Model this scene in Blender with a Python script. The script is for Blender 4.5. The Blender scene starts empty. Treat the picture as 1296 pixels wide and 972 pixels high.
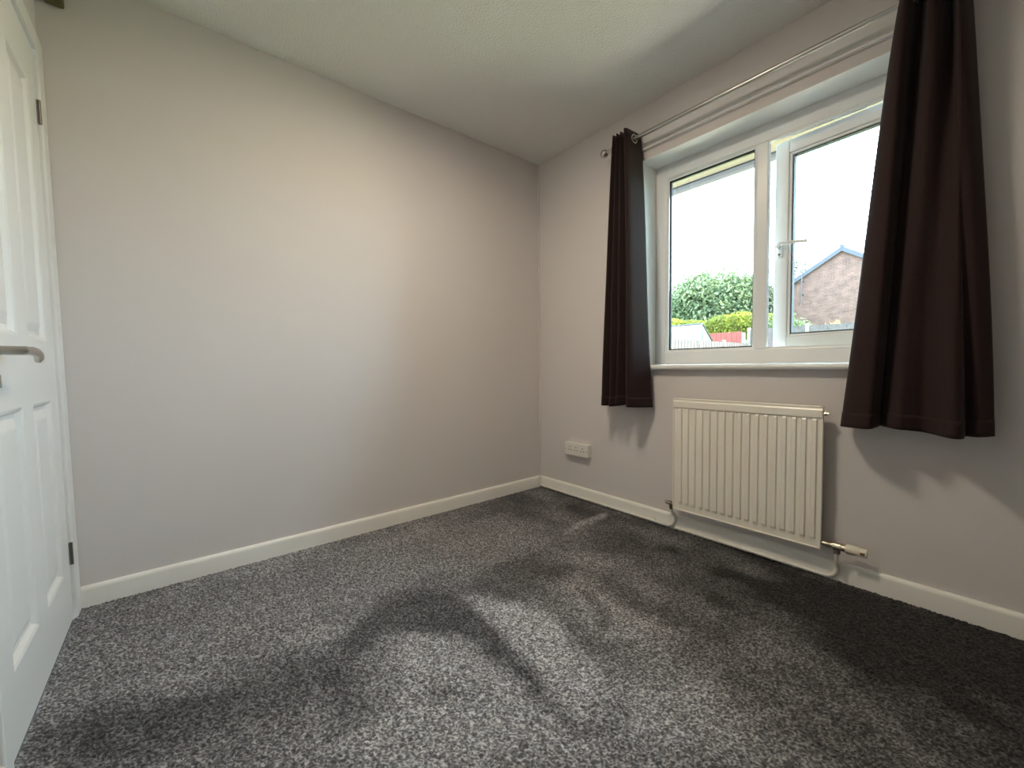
import bpy, bmesh, math, random
import numpy as np
from mathutils import Vector, Matrix, Euler
random.seed(7); rng = np.random.default_rng(7)
scn = bpy.context.scene
COL = scn.collection
PI = math.pi

# ------------------------------------------------------------------ camera
CAM = Vector((2.21206, -2.08390, 0.90131))
YAW, PITCH, ROLL, FPX = 2.45412774, -0.04362513, -0.01081994, 518.81
fw = Vector((math.cos(YAW)*math.cos(PITCH), math.sin(YAW)*math.cos(PITCH), math.sin(PITCH)))
rt = fw.cross(Vector((0, 0, 1))).normalized(); up = rt.cross(fw)
rt2 = math.cos(ROLL)*rt + math.sin(ROLL)*up; up2 = -math.sin(ROLL)*rt + math.cos(ROLL)*up
cd = bpy.data.cameras.new('camera'); cam = bpy.data.objects.new('camera', cd); COL.objects.link(cam)
M = Matrix((rt2, up2, -fw)).transposed().to_4x4(); M.translation = CAM
cam.matrix_world = M
cd.sensor_fit = 'HORIZONTAL'; cd.sensor_width = 36.0; cd.lens = FPX*36.0/1296.0
cd.clip_start = 0.01; cd.clip_end = 500
scn.camera = cam

# ------------------------------------------------------------------ sky, sun, exposure
SKY_STRENGTH = 9.2
SUN_STRENGTH = 9.5
LAMP_STRENGTH = 31.0
w = bpy.data.worlds.new('sky'); scn.world = w; w.use_nodes = True
nt = w.node_tree; nt.nodes.clear()
wo = nt.nodes.new('ShaderNodeOutputWorld'); bg = nt.nodes.new('ShaderNodeBackground')
tc = nt.nodes.new('ShaderNodeTexCoord'); nz = nt.nodes.new('ShaderNodeTexNoise')
nz.inputs['Scale'].default_value = 3.2; nz.inputs['Detail'].default_value = 5
mp = nt.nodes.new('ShaderNodeMapping'); mp.inputs['Scale'].default_value = (1, 1, 2.6)
rp = nt.nodes.new('ShaderNodeValToRGB')
rp.color_ramp.elements[0].position = 0.36; rp.color_ramp.elements[0].color = (0.385, 0.575, 0.70, 1)
rp.color_ramp.elements[1].position = 0.66; rp.color_ramp.elements[1].color = (0.47, 0.59, 0.68, 1)
nt.links.new(tc.outputs['Generated'], mp.inputs['Vector']); nt.links.new(mp.outputs[0], nz.inputs['Vector'])
nt.links.new(nz.outputs['Fac'], rp.inputs['Fac']); nt.links.new(rp.outputs['Color'], bg.inputs['Color'])
bg.inputs['Strength'].default_value = SKY_STRENGTH
nt.links.new(bg.outputs[0], wo.inputs['Surface'])
sd = bpy.data.lights.new('sun', 'SUN'); so = bpy.data.objects.new('sun', sd); COL.objects.link(so)
sd.energy = SUN_STRENGTH; sd.angle = math.radians(3); sd.color = (1.0, 0.94, 0.85)
so.rotation_euler = Vector((0.80, 0.30, 1.05)).to_track_quat('Z', 'Y').to_euler()   # high, off to the right of the window
vs = scn.view_settings
vs.view_transform = 'Standard'; vs.look = 'None'; vs.exposure = 1.6; vs.gamma = 1.0; vs.use_curve_mapping = False

# ------------------------------------------------------------------ materials
def mat(name, col, rough=0.6, metal=0.0, spec=0.5, noise=None, bump=None, trans=0.0, sheen=0.0):
    """noise=(scale, amount) colour mottling; bump=(scale, strength, distance)."""
    m = bpy.data.materials.new(name); m.use_nodes = True
    t = m.node_tree; b = t.nodes['Principled BSDF']
    b.inputs['Base Color'].default_value = (*col, 1); b.inputs['Roughness'].default_value = rough
    b.inputs['Metallic'].default_value = metal; b.inputs['Specular IOR Level'].default_value = spec
    if sheen: b.inputs['Sheen Weight'].default_value = sheen
    co = t.nodes.new('ShaderNodeTexCoord')
    if noise:
        n = t.nodes.new('ShaderNodeTexNoise'); n.inputs['Scale'].default_value = noise[0]; n.inputs['Detail'].default_value = 4
        t.links.new(co.outputs['Object'], n.inputs['Vector'])
        r = t.nodes.new('ShaderNodeValToRGB'); a = noise[1]
        r.color_ramp.elements[0].position = .3; r.color_ramp.elements[1].position = .7
        r.color_ramp.elements[0].color = (*[max(0, c*(1-a)) for c in col], 1)
        r.color_ramp.elements[1].color = (*[min(1, c*(1+a)) for c in col], 1)
        t.links.new(n.outputs['Fac'], r.inputs['Fac']); t.links.new(r.outputs['Color'], b.inputs['Base Color'])
    if bump:
        n2 = t.nodes.new('ShaderNodeTexNoise'); n2.inputs['Scale'].default_value = bump[0]; n2.inputs['Detail'].default_value = 3
        t.links.new(co.outputs['Object'], n2.inputs['Vector'])
        bp = t.nodes.new('ShaderNodeBump'); bp.inputs['Strength'].default_value = bump[1]; bp.inputs['Distance'].default_value = bump[2]
        t.links.new(n2.outputs['Fac'], bp.inputs['Height']); t.links.new(bp.outputs['Normal'], b.inputs['Normal'])
    if trans:
        tr = t.nodes.new('ShaderNodeBsdfTranslucent'); tr.inputs['Color'].default_value = (*col, 1)
        mx = t.nodes.new('ShaderNodeMixShader'); mx.inputs['Fac'].default_value = trans
        o = t.nodes['Material Output']
        t.links.new(b.outputs[0], mx.inputs[1]); t.links.new(tr.outputs[0], mx.inputs[2]); t.links.new(mx.outputs[0], o.inputs['Surface'])
    return m

M_WALL = mat('wall_paint', (0.69, 0.648, 0.636), .85, spec=.15, noise=(1.2, .012), bump=(170, .10, .002))
M_CEIL = mat('ceiling_stipple', (0.84, 0.83, 0.80), .9, spec=.1, bump=(120, 1.0, .006))
M_TRIM = mat('white_gloss_paint', (0.85, 0.835, 0.79), .32, noise=(6, .02))
M_DOOR = mat('white_satin_door', (0.76, 0.755, 0.73), .42, bump=(60, .04, .001))
M_UPVC = mat('white_upvc', (0.87, 0.89, 0.90), .28)
M_GASK = mat('black_gasket', (0.02, 0.025, 0.03), .6)
M_SILL = mat('white_sill_paint', (0.80, 0.80, 0.77), .3)
M_RAD = mat('radiator_enamel', (0.87, 0.835, 0.74), .3, noise=(4, .015))
M_PIPE = mat('painted_pipe', (0.76, 0.745, 0.69), .35, noise=(40, .03))
M_CHROME = mat('brushed_nickel', (0.52, 0.50, 0.46), .3, metal=1.0)
M_CHROME2 = mat('polished_chrome', (0.72, 0.72, 0.72), .12, metal=1.0)
M_BRASS = mat('tarnished_valve_metal', (0.40, 0.37, 0.31), .35, metal=1.0, noise=(90, .3))
M_STEEL = mat('dark_steel', (0.16, 0.14, 0.12), .4, metal=.9)
M_ROD = mat('satin_silver_pole', (0.50, 0.49, 0.47), .33, metal=1.0)
M_TRVW = mat('ivory_plastic', (0.78, 0.74, 0.63), .4)
M_SLOT = mat('dark_slot', (0.02, 0.018, 0.016), .8)
M_BROWN = mat('brown_indicator', (0.20, 0.10, 0.05), .6)
M_SOCK = mat('white_plastic', (0.78, 0.76, 0.71), .35)
M_FAB = mat('aubergine_brown_fabric', (0.028, 0.0150, 0.0150), .85, spec=.2, noise=(240, .16), bump=(520, .25, .001), trans=.04, sheen=.08)
M_OLIVE = mat('olive_brown_paint', (0.13, 0.115, 0.045), .7, noise=(30, .25))
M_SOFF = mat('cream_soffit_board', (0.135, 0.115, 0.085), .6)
M_GUT = mat('grey_gutter', (0.055, 0.058, 0.078), .5)
M_BULB = bpy.data.materials.new('opal_lamp'); M_BULB.use_nodes = True
_b = M_BULB.node_tree.nodes['Principled BSDF']
_b.inputs['Emission Color'].default_value = (1.0, 0.85, 0.66, 1); _b.inputs['Emission Strength'].default_value = LAMP_STRENGTH
_b.inputs['Base Color'].default_value = (.9, .88, .82, 1)
M_GLASS = bpy.data.materials.new('window_glass'); M_GLASS.use_nodes = True
t = M_GLASS.node_tree; t.nodes.clear()
o_ = t.nodes.new('ShaderNodeOutputMaterial'); a_ = t.nodes.new('ShaderNodeBsdfTransparent'); g_ = t.nodes.new('ShaderNodeBsdfGlossy')
a_.inputs['Color'].default_value = (.95, .975, .97, 1); g_.inputs['Roughness'].default_value = .02
f_ = t.nodes.new('ShaderNodeFresnel'); f_.inputs['IOR'].default_value = 1.35
x_ = t.nodes.new('ShaderNodeMixShader'); t.links.new(f_.outputs[0], x_.inputs[0]); t.links.new(a_.outputs[0], x_.inputs[1]); t.links.new(g_.outputs[0], x_.inputs[2])
t.links.new(x_.outputs[0], o_.inputs['Surface'])

# ------------------------------------------------------------------ helpers
def tag(o, label=None, cat=None, group=None, kind=None):
    if label: o['label'] = label
    if cat: o['category'] = cat
    if group: o['group'] = group
    if kind: o['kind'] = kind
    return o
def obj(name, bm, m, parent=None, smooth=None, shear=False, bevel=None):
    me = bpy.data.meshes.new(name)
    bmesh.ops.recalc_face_normals(bm, faces=bm.faces)
    if shear:
        for v in bm.verts: v.co.y -= 0.009*v.co.z
    bm.to_mesh(me); bm.free(); me.materials.append(m)
    o = bpy.data.objects.new(name, me); COL.objects.link(o)
    if smooth is not None:
        me.polygons.foreach_set('use_smooth', [True]*len(me.polygons))
        me.set_sharp_from_angle(angle=math.radians(smooth))
    if bevel:
        md = o.modifiers.new('bevel', 'BEVEL'); md.width = bevel; md.segments = 2; md.limit_method = 'ANGLE'; md.angle_limit = .6
    if parent: o.parent = parent; o.matrix_parent_inverse = parent.matrix_world.inverted()
    return o
def empty(name, loc, rz=0):
    e = bpy.data.objects.new(name, None); COL.objects.link(e); e.location = loc; e.rotation_euler = (0, 0, rz)
    e.matrix_world = Matrix.Translation(loc) @ Euler((0, 0, rz)).to_matrix().to_4x4(); e.empty_display_size = .1
    return e
def bx(bm, x0, x1, y0, y1, z0, z1, mtx=None):
    r = bmesh.ops.create_cube(bm, size=1.0)['verts']
    for v in r:
        v.co = Vector((x0+(v.co.x+.5)*(x1-x0), y0+(v.co.y+.5)*(y1-y0), z0+(v.co.z+.5)*(z1-z0)))
        if mtx: v.co = mtx @ v.co
    return r
def box(*a, mtx=None): bm = bmesh.new(); bx(bm, *a, mtx=mtx); return bm
def tube(bm, pts, r, n=12, cap=True):
    pts = [Vector(p) for p in pts]; rs = r if isinstance(r, (list, tuple)) else [r]*len(pts)
    rings = []; prev = None
    for i, p in enumerate(pts):
        d = (pts[min(i+1, len(pts)-1)]-pts[max(i-1, 0)]).normalized()
        if prev is None:
            a = d.orthogonal().normalized()
        else:
            a = (prev - d*prev.dot(d)); a = a.normalized() if a.length > 1e-6 else d.orthogonal().normalized()
        prev = a; b = d.cross(a)
        rings.append([bm.verts.new(p+rs[i]*(math.cos(k*2*PI/n)*a+math.sin(k*2*PI/n)*b)) for k in range(n)])
    for i in range(len(rings)-1):
        for k in range(n): bm.faces.new((rings[i][k], rings[i][(k+1) % n], rings[i+1][(k+1) % n], rings[i+1][k]))
    if cap: bm.faces.new(rings[0][::-1]); bm.faces.new(rings[-1])
    return bm
def lathe_x(bm, prof, c, n=20, axis='X'):
    """prof = [(offset along axis, radius)] turned about an axis through c."""
    d = {'X': Vector((1, 0, 0)), 'Y': Vector((0, 1, 0)), 'Z': Vector((0, 0, 1))}[axis]
    a = {'X': Vector((0, 1, 0)), 'Y': Vector((0, 0, 1)), 'Z': Vector((1, 0, 0))}[axis]; b = d.cross(a); c = Vector(c)
    rings = [[bm.verts.new(c+d*o+max(r, 1e-5)*(math.cos(k*2*PI/n)*a+math.sin(k*2*PI/n)*b)) for k in range(n)] for o, r in prof]
    for i in range(len(rings)-1):
        for k in range(n): bm.faces.new((rings[i][k], rings[i][(k+1) % n], rings[i+1][(k+1) % n], rings[i+1][k]))
    bm.faces.new(rings[0][::-1]); bm.faces.new(rings[-1]); return bm
def torus(bm, c, R, r, axis, n=24, k=8):
    axis = Vector(axis).normalized(); a = axis.orthogonal().normalized(); b = axis.cross(a); c = Vector(c); g = []
    for i in range(n):
        e = math.cos(i*2*PI/n)*a+math.sin(i*2*PI/n)*b
        g.append([bm.verts.new(c+e*(R+r*math.cos(j*2*PI/k))+axis*r*math.sin(j*2*PI/k)) for j in range(k)])
    for i in range(n):
        for j in range(k): bm.faces.new((g[i][j], g[(i+1) % n][j], g[(i+1) % n][(j+1) % k], g[i][(j+1) % k]))
    return bm
def arc(c, r, a0, a1, ax, ay, n=8):
    c = Vector(c); ax = Vector(ax); ay = Vector(ay)
    return [c+r*(math.cos(a0+(a1-a0)*i/n)*ax+math.sin(a0+(a1-a0)*i/n)*ay) for i in range(n+1)]
def extrude_profile(bm, prof, p0, p1, out):
    """profile (d, z) swept from p0 to p1; d measured along out (horizontal)."""
    p0 = Vector(p0); p1 = Vector(p1); out = Vector(out)
    A = [bm.verts.new(p0+out*d+Vector((0, 0, z))) for d, z in prof]; B = [bm.verts.new(p1+out*d+Vector((0, 0, z))) for d, z in prof]
    n = len(prof)
    for i in range(n): bm.faces.new((A[i], A[(i+1) % n], B[(i+1) % n], B[i]))
    bm.faces.new(A[::-1]); bm.faces.new(B); return bm

# ------------------------------------------------------------------ room shell
RX, RY, RH = 3.40, -2.40, 2.35          # far wall behind the camera, door wall, ceiling
OX0, OX1, OZ0, OZ1 = 0.85, 1.98, 0.872, 2.05   # window opening
tag(obj('floor', box(-.1, RX+.1, -2.62, .28, -.12, 0), mat('floor_slab', (.12, .12, .12), .9)), kind='structure')
tag(obj('ceiling', box(-.1, RX+.1, -2.62, .28, RH, RH+.12), M_CEIL), kind='structure')
tag(obj('wall_left', box(-.1, 0, -2.62, .28, 0, RH), M_WALL), kind='structure')
tag(obj('wall_back', box(RX, RX+.1, -2.62, .28, 0, RH), M_WALL), kind='structure')
bm = bmesh.new()
for a in ((0, OX0, 0, RH), (OX1, RX, 0, RH), (OX0, OX1, 0, OZ0), (OX0, OX1, OZ1, RH)): bx(bm, a[0], a[1], 0, .28, a[2], a[3])
tag(obj('wall_window', bm, M_WALL), kind='structure')
bm = bmesh.new()
DX0, DX1, DZ1 = 0.06, 0.872, 2.02       # structural door opening
for a in ((0, DX0, 0, RH), (DX1, RX, 0, RH), (DX0, DX1, DZ1, RH)): bx(bm, a[0], a[1], -2.58, RY, a[2], a[3])
tag(obj('wall_door', bm, M_WALL, shear=True), kind='structure')
SK = [(0, 0), (.015, 0), (.015, .070), (.0135, .078), (.009, .084), (.003, .086), (0, .086)]
bm = extrude_profile(bmesh.new(), SK, (0, -2.388, 0), (0, 0, 0), (1, 0, 0)); tag(obj('baseboard_left', bm, M_TRIM, smooth=50), kind='structure')
bm = extrude_profile(bmesh.new(), SK, (0.0155, 0, 0), (RX, 0, 0), (0, -1, 0)); tag(obj('baseboard_window', bm, M_TRIM, smooth=50), kind='structure')
bm = extrude_profile(bmesh.new(), SK, (.905, RY, 0), (RX-.016, RY, 0), (0, 1, 0)); tag(obj('baseboard_door', bm, M_TRIM, smooth=50), kind='structure')
bm = extrude_profile(bmesh.new(), SK, (RX, RY+.016, 0), (RX, -.016, 0), (-1, 0, 0)); tag(obj('baseboard_back', bm, M_TRIM, smooth=50), kind='structure')
# narrow painted bead running down the corner
bm = bmesh.new(); tube(bm, [(.004, -.004, .088), (.004, -.004, 1.2), (.004, -.004, RH)], .0065, 8)
tag(obj('trim_1', bm, M_WALL, smooth=60), kind='structure')
# curtain batten above the window
bm = extrude_profile(bmesh.new(), [(0, 2.096), (.014, 2.096), (.0205, 2.099), (.0225, 2.104), (.0205, 2.109), (.0135, 2.113), (.0125, 2.117), (.0125, 2.174), (.010, 2.182), (0, 2.186)], (.70, 0, 0), (2.126, 0, 0), (0, -1, 0))
tag(obj('trim_2', bm, mat('batten_paint', (.78, .76, .75), .4), smooth=40), kind='structure')

# ------------------------------------------------------------------ carpet
def in_poly(px, py, P):
    ins = np.zeros(px.shape, bool); d = np.full(px.shape, 9.0); n = len(P)
    for i in range(n):
        x1, y1 = P[i]; x2, y2 = P[(i+1) % n]
        c = ((y1 > py) != (y2 > py)) & (px < (x2-x1)*(py-y1)/((y2-y1) if y2 != y1 else 1e-9)+x1); ins ^= c
        L = (x2-x1)**2+(y2-y1)**2+1e-12; tt = np.clip(((px-x1)*(x2-x1)+(py-y1)*(y2-y1))/L, 0, 1)
        d = np.minimum(d, np.hypot(px-x1-tt*(x2-x1), py-y1-tt*(y2-y1)))
    return np.where(ins, d, -d)
def vnoise(x, y, s, seed):
    g = np.random.default_rng(seed).random((64, 64)); x = x*s+20; y = y*s+20
    xi = np.floor(x).astype(int); yi = np.floor(y).astype(int); fx = x-xi; fy = y-yi; fx = fx*fx*(3-2*fx); fy = fy*fy*(3-2*fy)
    G = lambda a, b: g[a % 64, b % 64]
    return (G(xi, yi)*(1-fx)+G(xi+1, yi)*fx)*(1-fy)+(G(xi, yi+1)*(1-fx)+G(xi+1, yi+1)*fx)*fy
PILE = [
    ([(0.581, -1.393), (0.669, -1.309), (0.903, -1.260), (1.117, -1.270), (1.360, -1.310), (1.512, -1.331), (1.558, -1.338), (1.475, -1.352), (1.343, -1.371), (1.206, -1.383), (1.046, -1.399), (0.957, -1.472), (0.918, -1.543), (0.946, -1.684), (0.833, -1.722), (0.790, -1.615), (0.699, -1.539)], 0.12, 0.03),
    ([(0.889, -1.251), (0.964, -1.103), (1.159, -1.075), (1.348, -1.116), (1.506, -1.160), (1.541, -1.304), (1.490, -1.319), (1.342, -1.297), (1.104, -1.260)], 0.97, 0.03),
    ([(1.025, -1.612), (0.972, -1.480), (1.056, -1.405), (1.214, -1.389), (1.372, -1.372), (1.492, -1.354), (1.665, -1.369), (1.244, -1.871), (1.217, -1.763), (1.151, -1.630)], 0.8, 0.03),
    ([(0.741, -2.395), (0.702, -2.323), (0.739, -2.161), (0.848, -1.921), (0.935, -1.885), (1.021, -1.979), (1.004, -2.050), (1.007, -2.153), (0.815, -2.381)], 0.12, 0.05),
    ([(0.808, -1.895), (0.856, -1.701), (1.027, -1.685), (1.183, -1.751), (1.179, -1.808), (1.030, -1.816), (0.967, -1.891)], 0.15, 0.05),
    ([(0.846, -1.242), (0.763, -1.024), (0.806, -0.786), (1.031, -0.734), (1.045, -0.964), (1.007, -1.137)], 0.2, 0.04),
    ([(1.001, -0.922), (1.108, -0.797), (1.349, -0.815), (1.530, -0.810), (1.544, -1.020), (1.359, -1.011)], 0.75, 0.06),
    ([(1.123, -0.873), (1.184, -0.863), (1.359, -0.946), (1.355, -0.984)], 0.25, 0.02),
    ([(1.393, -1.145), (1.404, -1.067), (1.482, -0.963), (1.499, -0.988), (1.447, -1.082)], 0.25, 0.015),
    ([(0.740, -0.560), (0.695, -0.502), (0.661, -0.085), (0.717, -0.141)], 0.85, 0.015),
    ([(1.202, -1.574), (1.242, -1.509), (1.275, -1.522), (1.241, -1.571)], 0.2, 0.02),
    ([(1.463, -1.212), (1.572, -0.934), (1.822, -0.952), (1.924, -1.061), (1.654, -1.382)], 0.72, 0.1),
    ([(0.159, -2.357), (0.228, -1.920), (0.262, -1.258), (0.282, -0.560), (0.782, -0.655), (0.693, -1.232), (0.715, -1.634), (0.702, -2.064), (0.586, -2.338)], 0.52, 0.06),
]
step = .0038
xs_ = np.concatenate([np.arange(.001, 2.5, step), np.linspace(2.5, RX-.001, 60)]); ys_ = np.linspace(-2.398, -.001, int(2.40/step))
nx = len(xs_); ny = len(ys_)
gx, gy = np.meshgrid(xs_, ys_, indexing='ij')
wx = gx+.05*(vnoise(gx, gy, 9, 1)-.5)+.02*(vnoise(gx, gy, 30, 2)-.5); wy = gy+.05*(vnoise(gx, gy, 9, 3)-.5)+.02*(vnoise(gx, gy, 30, 4)-.5)
lay_shade = .54-.26*np.clip((gx-1.0)/1.0, 0, 1)-.30*np.clip((gy+1.05)/.8, 0, 1)+.30*(vnoise(wx, wy*1.6, 4, 5)-.5)+.22*(vnoise(wx, wy, 11, 6)-.5)  # falls off to the right and the window wall: shade painted into the pile
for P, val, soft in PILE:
    k = np.clip(in_poly(wx, wy, P)/soft*.5+.5, 0, 1); lay_shade = lay_shade*(1-k*.85)+val*k*.85+.10*k*(vnoise(wx, wy, 14, 8)-.5)
lay_shade = np.clip(lay_shade, 0, 1)
rnd = rng.random(gx.shape)
gxj = gx+(rng.random(gx.shape)-.5)*step*.9; gyj = gy+(rng.random(gx.shape)-.5)*step*.9
gxj = np.clip(gxj, .0005, RX-.0005); gyj = np.clip(gyj, -2.3995, -.0005)
gz = .003+.0055*rng.random(gx.shape)+.0015*lay_shade
co = np.stack([gxj, gyj, gz], -1).reshape(-1, 3)
ii = np.arange(nx*ny).reshape(nx, ny)
q4 = np.stack([ii[:-1, :-1], ii[1:, :-1], ii[1:, 1:], ii[:-1, 1:]], -1).reshape(-1, 4)
me = bpy.data.meshes.new('carpet'); me.vertices.add(len(co)); me.vertices.foreach_set('co', co.ravel().astype(np.float32))
me.loops.add(q4.size); me.loops.foreach_set('vertex_index', q4.ravel().astype(np.int32))
me.polygons.add(len(q4)); me.polygons.foreach_set('loop_start', np.arange(0, q4.size, 4, dtype=np.int32))
me.polygons.foreach_set('loop_total', np.full(len(q4), 4, dtype=np.int32))
me.update(calc_edges=True)
at_ = me.attributes.new('yarn', 'FLOAT', 'POINT'); at_.data.foreach_set('value', rnd.ravel().astype(np.float32))
at_ = me.attributes.new('pile_lay_shade', 'FLOAT', 'POINT'); at_.data.foreach_set('value', lay_shade.ravel().astype(np.float32))
M_CARPET = bpy.data.materials.new('charcoal_twist_carpet'); M_CARPET.use_nodes = True
t = M_CARPET.node_tree; b = t.nodes['Principled BSDF']; b.inputs['Roughness'].default_value = .95; b.inputs['Specular IOR Level'].default_value = .1
b.inputs['Sheen Weight'].default_value = .12
A1 = t.nodes.new('ShaderNodeAttribute'); A1.attribute_name = 'yarn'; A2 = t.nodes.new('ShaderNodeAttribute'); A2.attribute_name = 'pile_lay_shade'
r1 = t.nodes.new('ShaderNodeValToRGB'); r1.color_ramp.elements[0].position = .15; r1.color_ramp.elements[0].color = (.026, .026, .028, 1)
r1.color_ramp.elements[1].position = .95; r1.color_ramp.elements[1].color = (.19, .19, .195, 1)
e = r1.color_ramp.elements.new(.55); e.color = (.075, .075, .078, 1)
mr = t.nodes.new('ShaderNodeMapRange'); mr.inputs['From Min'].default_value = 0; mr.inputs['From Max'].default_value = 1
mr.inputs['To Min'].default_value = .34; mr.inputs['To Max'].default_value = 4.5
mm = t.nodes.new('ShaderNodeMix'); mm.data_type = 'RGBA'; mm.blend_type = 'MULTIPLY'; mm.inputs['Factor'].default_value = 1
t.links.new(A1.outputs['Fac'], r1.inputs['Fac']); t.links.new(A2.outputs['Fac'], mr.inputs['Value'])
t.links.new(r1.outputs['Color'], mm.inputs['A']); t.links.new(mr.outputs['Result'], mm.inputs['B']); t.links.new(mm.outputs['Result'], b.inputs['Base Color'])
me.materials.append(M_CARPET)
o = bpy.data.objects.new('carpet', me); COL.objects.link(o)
tag(o, 'dark charcoal flecked carpet with brushed pile marks and painted shade covering the floor', 'carpet', kind='stuff')

# ------------------------------------------------------------------ door in the left foreground
door = tag(empty('door_1', (.466, RY, 0)), 'white moulded four panel door with chrome lever handle', 'door', kind='structure')
YA, YD = -2.388, -2.399      # architrave face, door leaf face (both follow the wall's lean)
for (a, b_, c, d) in ((0.002, .080, 0, 2.052), (.838, .890, 0, 2.052)):
    obj('architrave', box(a, b_, -2.43, YA, c, d), M_DOOR, door, shear=True, bevel=.004)
obj('architrave', box(.0805, .8375, -2.43, YA, 1.990, 2.052), M_DOOR, door, shear=True, bevel=.004)
ZB, ZT, XB, XT = .012, 1.986, .083, .836
leaf = bmesh.new(); cols = ((.180, .410), (.512, .745)); rows = ((.195, .805), (.998, 1.845))
xs = [XB, cols[0][0], cols[0][1], cols[1][0], cols[1][1], XT]; zs = [ZB, rows[0][0], rows[0][1], rows[1][0], rows[1][1], ZT]
bx(leaf, xs[0], xs[1], YD-.04, YD, ZB, ZT); bx(leaf, xs[2], xs[3], YD-.04, YD, ZB, ZT); bx(leaf, xs[4], xs[5], YD-.04, YD, ZB, ZT)
for c in cols:
    for k in (0, 2, 4): bx(leaf, c[0], c[1], YD-.04, YD, zs[k], zs[k+1])
obj('door_leaf', leaf, M_DOOR, door, shear=True)
for c in cols:
    for r in rows:
        bm = bmesh.new(); rings = []
        for ins, dep in ((0, 0), (.008, .003), (.016, .013), (.026, .014), (.050, .005), (.056, .004)):
            rings.append([bm.verts.new((x, YD-dep, z)) for x, z in ((c[0]+ins, r[0]+ins), (c[1]-ins, r[0]+ins), (c[1]-ins, r[1]-ins), (c[0]+ins, r[1]-ins))])
        for i in range(len(rings)-1):
            for k in range(4): bm.faces.new((rings[i][k], rings[i][(k+1) % 4], rings[i+1][(k+1) % 4], rings[i+1][k]))
        bm.faces.new(rings[-1]); bx(bm, c[0], c[1], YD-.04, YD-.02, r[0], r[1])
        obj('panel', bm, M_DOOR, door, shear=True)
for z in (.205, 1.745):
    bm = bmesh.new(); tube(bm, [(.0815, YD+.006, z), (.0815, YD+.006, z+.080)], .0042, 8)
    bx(bm, .083, .087, YD, YD+.0012, z, z+.080); obj('hinge', bm, M_STEEL, door, shear=True, smooth=40)['label'] = 'dark steel hinge knuckle'
HX, HZ = .768, .949
handle = obj('lever_handle', lathe_x(bmesh.new(), [(0, .026), (.006, .026), (.008, .023), (.008, .011), (.060, .0105), (.066, .009), (.067, .001)], (HX, YD, HZ), 20, 'Y'), M_CHROME, door, shear=True, smooth=40)
handle['label'] = 'brushed chrome lever handle'
bm = bmesh.new(); lv = [(HX+.008, YD+.060, HZ), (HX-.02, YD+.064, HZ), (HX-.06, YD+.064, HZ-.001), (HX-.09, YD+.063, HZ-.005), (HX-.115, YD+.060, HZ-.014), (HX-.124, YD+.056, HZ-.022)]
tube(bm, lv, [.009, .0105, .0105, .010, .009, .006], 12); obj('lever', bm, M_CHROME, handle, shear=True, smooth=60)
bm = lathe_x(bmesh.new(), [(0, .016), (.006, .015), (.007, .002)], (HX, YD, HZ-.07), 18, 'Y'); bx(bm, HX-.003, HX+.003, YD+.006, YD+.02, HZ-.084, HZ-.056)
obj('privacy_turn', bm, M_CHROME, door, shear=True, smooth=40)
# small box up in the corner above the door
bm = box(.001, .045, -2.395, -2.345, 2.205, 2.262)
tag(obj('wall_box', bm, M_OLIVE, bevel=.006), 'small olive brown box high on the wall above the door', 'box')

# ------------------------------------------------------------------ window
win = tag(empty('window_1', (1.415, .15, .90)), 'white plastic casement window with the right light pushed open', 'window', kind='structure')
FY0, FY1 = .15, .185
fz0, fz1 = .90, OZ1
L0, L1, MU0, MU1, R1 = .93, 1.385, 1.385, 1.447, 1.905
GZ0, GZ1 = .985, 1.957
obj('frame_jamb', box(OX0, L0-.012, FY0, .187, fz0, fz1), M_UPVC, win, bevel=.004)
obj('frame_jamb', box(R1+.002, OX1, FY0, .187, fz0, fz1), M_UPVC, win, bevel=.004)
obj('frame_head', box(L0-.0118, R1+.0018, FY0, .187, GZ1+.012, fz1), M_UPVC, win, bevel=.004)
obj('frame_sill_rail', box(L0-.0118, R1+.0018, FY0, .187, fz0, GZ0-.012), M_UPVC, win, bevel=.004)
obj('mullion', box(MU0+.010, MU1, FY0, .187, GZ0-.0118, GZ1+.0118), M_UPVC, win, bevel=.005)
obj('mullion_light_stop', box(1.396, 1.428, .1872, .226, .957, 1.983), M_UPVC, win, bevel=.003)  # unseen flanges added behind the frame to keep grazing daylight off the sash
obj('sill_rail_light_stop', box(OX0, OX1, .1872, .226, fz0, .956), M_UPVC, win, bevel=.003)
obj('head_light_stop', box(OX0, OX1, .1872, .226, 1.984, fz1), M_UPVC, win, bevel=.003)
def bead(x0, x1, z0, z1, yf, yb, wd, m, parent, name):
    """four mitred strips: outer edge at yf, inner edge (inset wd) sloping to yb."""
    o4 = [(x0, z0), (x1, z0), (x1, z1), (x0, z1)]; i4 = [(x0+wd, z0+wd), (x1-wd, z0+wd), (x1-wd, z1-wd), (x0+wd, z1-wd)]
    for k in range(4):
        bm = bmesh.new(); a, b_, c, d = o4[k], o4[(k+1) % 4], i4[(k+1) % 4], i4[k]
        F = [bm.verts.new((p[0], y, p[1])) for p, y in ((a, yf), (b_, yf), (c, yf+.006), (d, yf+.006))]
        B = [bm.verts.new((p[0], yb, p[1])) for p in (a, b_, c, d)]
        bm.faces.new(F)
        bm.faces.new(B[::-1])
        for j in range(4): bm.faces.new((F[j], F[(j+1) % 4], B[(j+1) % 4], B[j]))
        obj(name, bm, m, parent)
bead(L0-.012, L1+.010, GZ0-.012, GZ1+.012, .154, .1660, .012, M_UPVC, win, 'glazing_bead')
bead(L0, L1-.002, GZ0, GZ1, .1665, .1855, .0065, M_GASK, win, 'gasket')
obj('glass_pane', box(L0-.008, L1+.004,   .1857, .1868, GZ0-.008, GZ1+.008), M_GLASS, win)
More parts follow.
